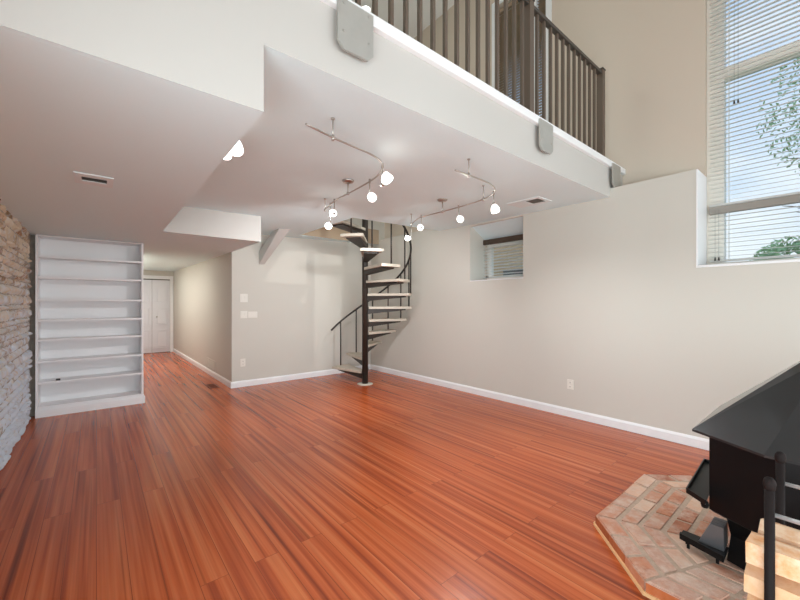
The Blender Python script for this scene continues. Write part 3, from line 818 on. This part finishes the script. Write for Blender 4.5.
# side shelf with raised rim
b = nb()
sp = [(1.635*H, .306*H), (1.69*H, .372*H), (2.07*H, .392*H), (2.07*H, .3115*H), (1.72*H, .3115*H)]
prism(b, sp, .398, .405)
sh = obj('side_shelf', b, M['black'], t)
b = nb()
for i in range(3):
    p, q = Vector(sp[i]), Vector(sp[i+1]); e = (q-p).normalized(); nn = Vector((e.y, -e.x))
    if nn.dot(Vector((1.85*H, .34*H))-p) < 0: nn = -nn
    nn *= .006
    hull8(b, [(p.x, p.y, .405), (q.x, q.y, .405), (q.x+nn.x, q.y+nn.y, .405), (p.x+nn.x, p.y+nn.y, .405)], [(p.x, p.y, .422), (q.x, q.y, .422), (q.x+nn.x, q.y+nn.y, .422), (p.x+nn.x, p.y+nn.y, .422)])
obj('rim', b, M['black'], sh)
b = nb(); lathe(b, [(0, -.02), (.013, -.016), (.017, 0), (.013, .014), (0, .018)], (1.668*H, .313*H, .385), 12); obj('latch_knob', b, M['black'], t)
# ash drawer pulled out to the side, bright inside plates
b = nb()
x0, x1, y0, y1 = 1.735*H, 1.80*H, .268*H, .405*H
hull8(b, [(1.715*H, y0, .118), (x1, y0, .118), (x1, y1, .118), (1.757*H, y1, .118)], [(1.715*H, y0, .130), (x1, y0, .130), (x1, y1, .130), (1.757*H, y1, .130)])
hull8(b, [(1.705*H, y0, .112), (1.720*H, y0, .112), (1.762*H, y1, .112), (1.747*H, y1, .112)], [(1.705*H, y0, .142), (1.720*H, y0, .142), (1.762*H, y1, .142), (1.747*H, y1, .142)])
dr = obj('ash_drawer', b, M['black'], t)
b = nb()
for k in range(3):
    xx = 1.755*H+k*.034; ya = .275*H
    hull8(b, [(xx, ya, .131), (xx+.03, ya, .131), (xx+.03, ya+.10, .131), (xx, ya+.10, .131)], [(xx-.012, ya, .25), (xx+.018, ya, .25), (xx+.018, ya+.05, .25), (xx-.012, ya+.05, .25)])
obj('guide_plate', b, M['galv'], dr)
b = nb()
for (px, py) in ((1.76, .38), (1.788, .39), (1.74, .29)): box(b, px*H-.006, px*H+.006, py*H-.006, py*H+.006, HT+.006, .1178)
obj('drawer_foot', b, M['black'], dr)
# ------------------------------------------------------------------ firewood rack and logs
PX0, PX1, PY0, PY1 = 1.49, 1.775, .134, -.36
t = thing('firewood_rack', 'black metal firewood rack with ball-topped posts in front of the stove', 'rack', ((PX0+PX1)/2, (PY0+PY1)/2, 0))
for x in (PX0, PX1):
    for y in (PY0, PY1):
        b = nb(); tube(b, [(x, y, 0.001), (x, y, .815)], .0115, 12)
        p = obj('post', b, M['rack'], t)
        b = nb(); lathe(b, [(0, .812), (.012, .814), (.0135, .822), (.0148, .831), (.013, .841), (.008, .848), (0, .850)], (x, y, 0), 14); obj('finial', b, M['rack'], p)
for x in (PX0, PX1):
    b = nb(); tube(b, [(x, PY0-.011, .745), (x, PY1+.011, .745)], .0065, 8); obj('chrome_rail', b, M['chrome'], t)['label'] = 'chrome rail between the posts'
    b = nb(); tube(b, [(x, PY0-.011, .05), (x, PY1+.011, .05)], .008, 8); obj('base_rail', b, M['rack'], t)
for y in (PY0, PY1):
    b = nb(); tube(b, [(PX0+.011, y, .05), (PX1-.011, y, .05)], .008, 8); obj('base_rail', b, M['rack'], t)

LOGL = []
def log(x, z, w, hgt, ye, ln, seed, label):
    r = random.Random(seed); n = 6
    b = nb(); pts = []
    for k in range(n):
        a = 2*math.pi*k/n+.5+r.uniform(-.15, .15)
        pts.append((w/2*max(-1, min(1, 1.25*math.cos(a)))*r.uniform(.82, 1), hgt/2*max(-1, min(1, 1.25*math.sin(a)))*r.uniform(.74, 1)))
    rings = []
    m = 7
    for i in range(m+1):
        y = ye-ln*i/m
        rings.append([b.verts.new((x+px*(1+r.uniform(-.03, .03)), y+(r.uniform(-.004, .004)), z+pz*(1+r.uniform(-.03, .03)))) for px, pz in pts])
    for p, q in zip(rings, rings[1:]):
        for k in range(n): b.faces.new((p[k], p[(k+1) % n], q[(k+1) % n], q[k]))
    b.faces.new(rings[0]).material_index = 1; b.faces.new(rings[-1][::-1]).material_index = 1
    bmesh.ops.recalc_face_normals(b, faces=b.faces)
    o = bpy.data.objects.new('firewood_log', None); me = bpy.data.meshes.new('firewood_log'); b.to_mesh(me); b.free()
    me.materials.append(M['log']); me.materials.append(M['logend'])
    bpy.data.objects.remove(o); o = bpy.data.objects.new('firewood_log', me); C.objects.link(o)
    tag(o, label, 'log', 'split logs stacked in the firewood rack')
rl = random.Random(5)
z = .06; row = 0
names_ = ['bottom', 'second', 'third', 'fourth', 'fifth', 'topmost']
while row < 6:
    hg = .098
    wA = rl.uniform(.115, .13); xa = PX0+.014; xm = xa+wA; xb = PX1-.014
    for k, (p, q) in enumerate(((xa, xm), (xm+.002, xb))):
        side = 'front post side' if k == 0 else 'stove side'
        log((p+q)/2, z+hg/2, (q-p)-.003, hg-.002, rl.uniform(.185, .215) if k == 0 else rl.uniform(.17, .19), rl.uniform(.40, .46), row*2+k+20,
            f'pale split log, {names_[row]} of its stack in the rack, {side}')
    z += hg; row += 1

# ------------------------------------------------------------------ outside
b = nb(); box(b, 4.95, 70, -60, 60, -.4, -.1); box(b, -40, 4.95, -60, BACK-.25, -.4, -.1); struct('ground', b, M['grass'])
b = nb(); box(b, 9, 9.3, 3.4, 14, -.1, 3.6)
for k in range(20): box(b, 8.985, 9.0, 3.4, 14, -.05+k*.18, -.05+k*.18+.012)
for (y, z0) in ((5.2, .9), (7.6, .9)):
    box(b, 8.97, 9.0, y, y+1.0, z0, z0+1.4, 1)
o = struct('wall_neighbour', b, [M['neigh'], M['roof']])
def tree(label, x, y, h, rad, trunk_r, n, seed, cz=None, leaf=.12, flat=1.0):
    r = random.Random(seed); t = thing('leafy_tree', label, 'tree', (x, y, -.1))
    b = nb(); tube(b, [(x, y, -.1), (x+.1, y+.05, h*.35), (x-.05, y, h*.7), (x+.05, y, h*.92)], [trunk_r, trunk_r*.8, trunk_r*.5, trunk_r*.15], 8)
    for k in range(9):
        a = r.uniform(0, 6.28); z0 = h*r.uniform(.4, .8); L_ = rad*r.uniform(.6, .95)
        tube(b, [(x, y, z0), (x+math.cos(a)*L_*.5, y+math.sin(a)*L_*.5, z0+L_*.3), (x+math.cos(a)*L_, y+math.sin(a)*L_, z0+L_*.45)], [trunk_r*.35, trunk_r*.2, trunk_r*.05], 6)
    obj('trunk', b, M['bark'], t)
    b = nb(); cz = cz or h*.68
    for k in range(n):
        c = Vector((r.gauss(0, 1), r.gauss(0, 1), r.gauss(0, 1))).normalized()*rad*r.uniform(.35, 1)**.6
        if noise.noise(c*(1.6/rad)*1.7+Vector((seed, 0, 0))) < -.06: continue
        c = Vector((x, y, cz))+Vector((c.x, c.y, c.z*flat))
        u = Vector((r.gauss(0, 1), r.gauss(0, 1), r.gauss(0, 1))).normalized(); v = u.orthogonal().normalized()
        s = leaf*r.uniform(.6, 1.3)
        f = b.faces.new([b.verts.new(c+u*s), b.verts.new(c+v*s*.45), b.verts.new(c-u*s), b.verts.new(c-v*s*.45)])
    obj('crown', b, M['leaf'], t, fix=False)
tree('leafy green tree outside the tall window, its branches reaching in from the right', 14.2, -.35, 7.6, 1.9, .16, 5200, 4, 6.3, .065)
tree('low rounded green tree outside, seen through the bottom of the tall window', 26, 1.2, 4.2, 1.9, .14, 3000, 9, 3.2, .17, .75)
tree('small green tree outside the recessed window, before the tan house', 8.0, 6.9, 3.2, .6, .05, 420, 15, 2.5, .08)

# ------------------------------------------------------------------ light
w = bpy.data.worlds.new('sky'); bpy.context.scene.world = w; w.use_nodes = True
N, L = w.node_tree.nodes, w.node_tree.links
bg = N['Background']; tc = N.new('ShaderNodeTexCoord'); sp = N.new('ShaderNodeSeparateXYZ'); L.new(tc.outputs['Generated'], sp.inputs[0])
cr = N.new('ShaderNodeValToRGB'); L.new(sp.outputs['Z'], cr.inputs[0])
e = cr.color_ramp.elements; e[0].position = 0; e[0].color = srgb(226, 236, 244); e[1].position = .75; e[1].color = srgb(146, 186, 234)
mp = N.new('ShaderNodeMapping'); mp.inputs['Scale'].default_value = (1, 1, 2.4); L.new(tc.outputs['Generated'], mp.inputs['Vector'])
nz = N.new('ShaderNodeTexNoise'); nz.inputs['Scale'].default_value = 3.2; nz.inputs['Detail'].default_value = 7; L.new(mp.outputs[0], nz.inputs['Vector'])
cr2 = N.new('ShaderNodeValToRGB'); L.new(nz.outputs['Fac'], cr2.inputs[0]); e = cr2.color_ramp.elements; e[0].position = .45; e[1].position = .68; e[0].color = (0, 0, 0, 1); e[1].color = (.7, .7, .7, 1)
mx = N.new('ShaderNodeMix'); mx.data_type = 'RGBA'; mx.inputs[7].default_value = (.92, .95, .98, 1)
L.new(cr2.outputs[0], mx.inputs[0]); L.new(cr.outputs[0], mx.inputs[6]); L.new(mx.outputs[2], bg.inputs['Color']); bg.inputs['Strength'].default_value = 1.0

def area(name, loc, rot, sx, sy, power, col=(1, 1, 1)):
    l = bpy.data.lights.new(name, 'AREA'); l.shape = 'RECTANGLE'; l.size = sx; l.size_y = sy; l.energy = power; l.color = col
    o = bpy.data.objects.new(name, l); C.objects.link(o); o.location = loc; o.rotation_euler = rot; o['kind'] = 'helper'
    return o
DAY = (.85, .96, 1)
for x0, x1, z0, z1, pw in FILL_BACK:                 # added fill lights in the made-up openings behind the viewer
    area('added_day_fill', ((x0+x1)/2, BACK-.1, (z0+z1)/2), (R(90), 0, 0), x1-x0-.1, z1-z0-.1, pw, DAY)
for y0, y1, z0, z1, pw in FILL_LEFT:  # added fill light in the made-up left opening
    area('added_day_fill', (-1.0, (y0+y1)/2, (z0+z1)/2), (0, R(-90), 0), z1-z0-.1, y1-y0-.1, pw, DAY)
area('added_day_fill', (XU+.05, (W_FILL[0]+W_FILL[1])/2, 3.7), (0, R(90), 0), 3.9, 1.15, 34, DAY)  # added fill light in the unseen right-hand window
# added unseen fill lights for the upstairs room and the hall
area('upstairs_fill', (1.6, 4.6, TOP-.05), (0, 0, 0), 1.2, 1.2, 26, (1, .96, .9))
l = bpy.data.lights.new('added_well_spot', 'SPOT'); l.energy = 150; l.shadow_soft_size = .03; l.spot_size = R(34); l.spot_blend = .4; l.color = (1, .97, .92)  # added spot, throws a patch of light down the stairwell
o = bpy.data.objects.new('added_well_spot', l); C.objects.link(o); o.location = (4.3, 3.0, 5.0); o['kind'] = 'helper'
o.rotation_euler = (Vector((2.95, 5.35, 2.5))-o.location).to_track_quat('-Z', 'Y').to_euler()
area('hall_fill', (.53, 9.35, zl(9.35)-.04), (0, 0, 0), .14, 3.4, 30, (1, .97, .92))  # added strip of fill along the hall, out of view

# ------------------------------------------------------------------ camera
cam = bpy.data.cameras.new('camera'); co = bpy.data.objects.new('camera', cam); C.objects.link(co)
cam.sensor_width = 36; cam.lens = 36*366.573/800; cam.clip_start = .02; cam.clip_end = 300
cam.shift_y = 3.028/800
co.location = (0, 0, H); co.rotation_euler = (R(90), 0, R(-39.63))
sc = bpy.context.scene
sc.camera = co
sc.view_settings.view_transform = 'Standard'; sc.view_settings.look = 'None'; sc.view_settings.gamma = 1; sc.view_settings.exposure = .37
sc.view_settings.use_curve_mapping = False
sc.cycles.use_denoising = True
sc.cycles.max_bounces = 10; sc.cycles.diffuse_bounces = 6
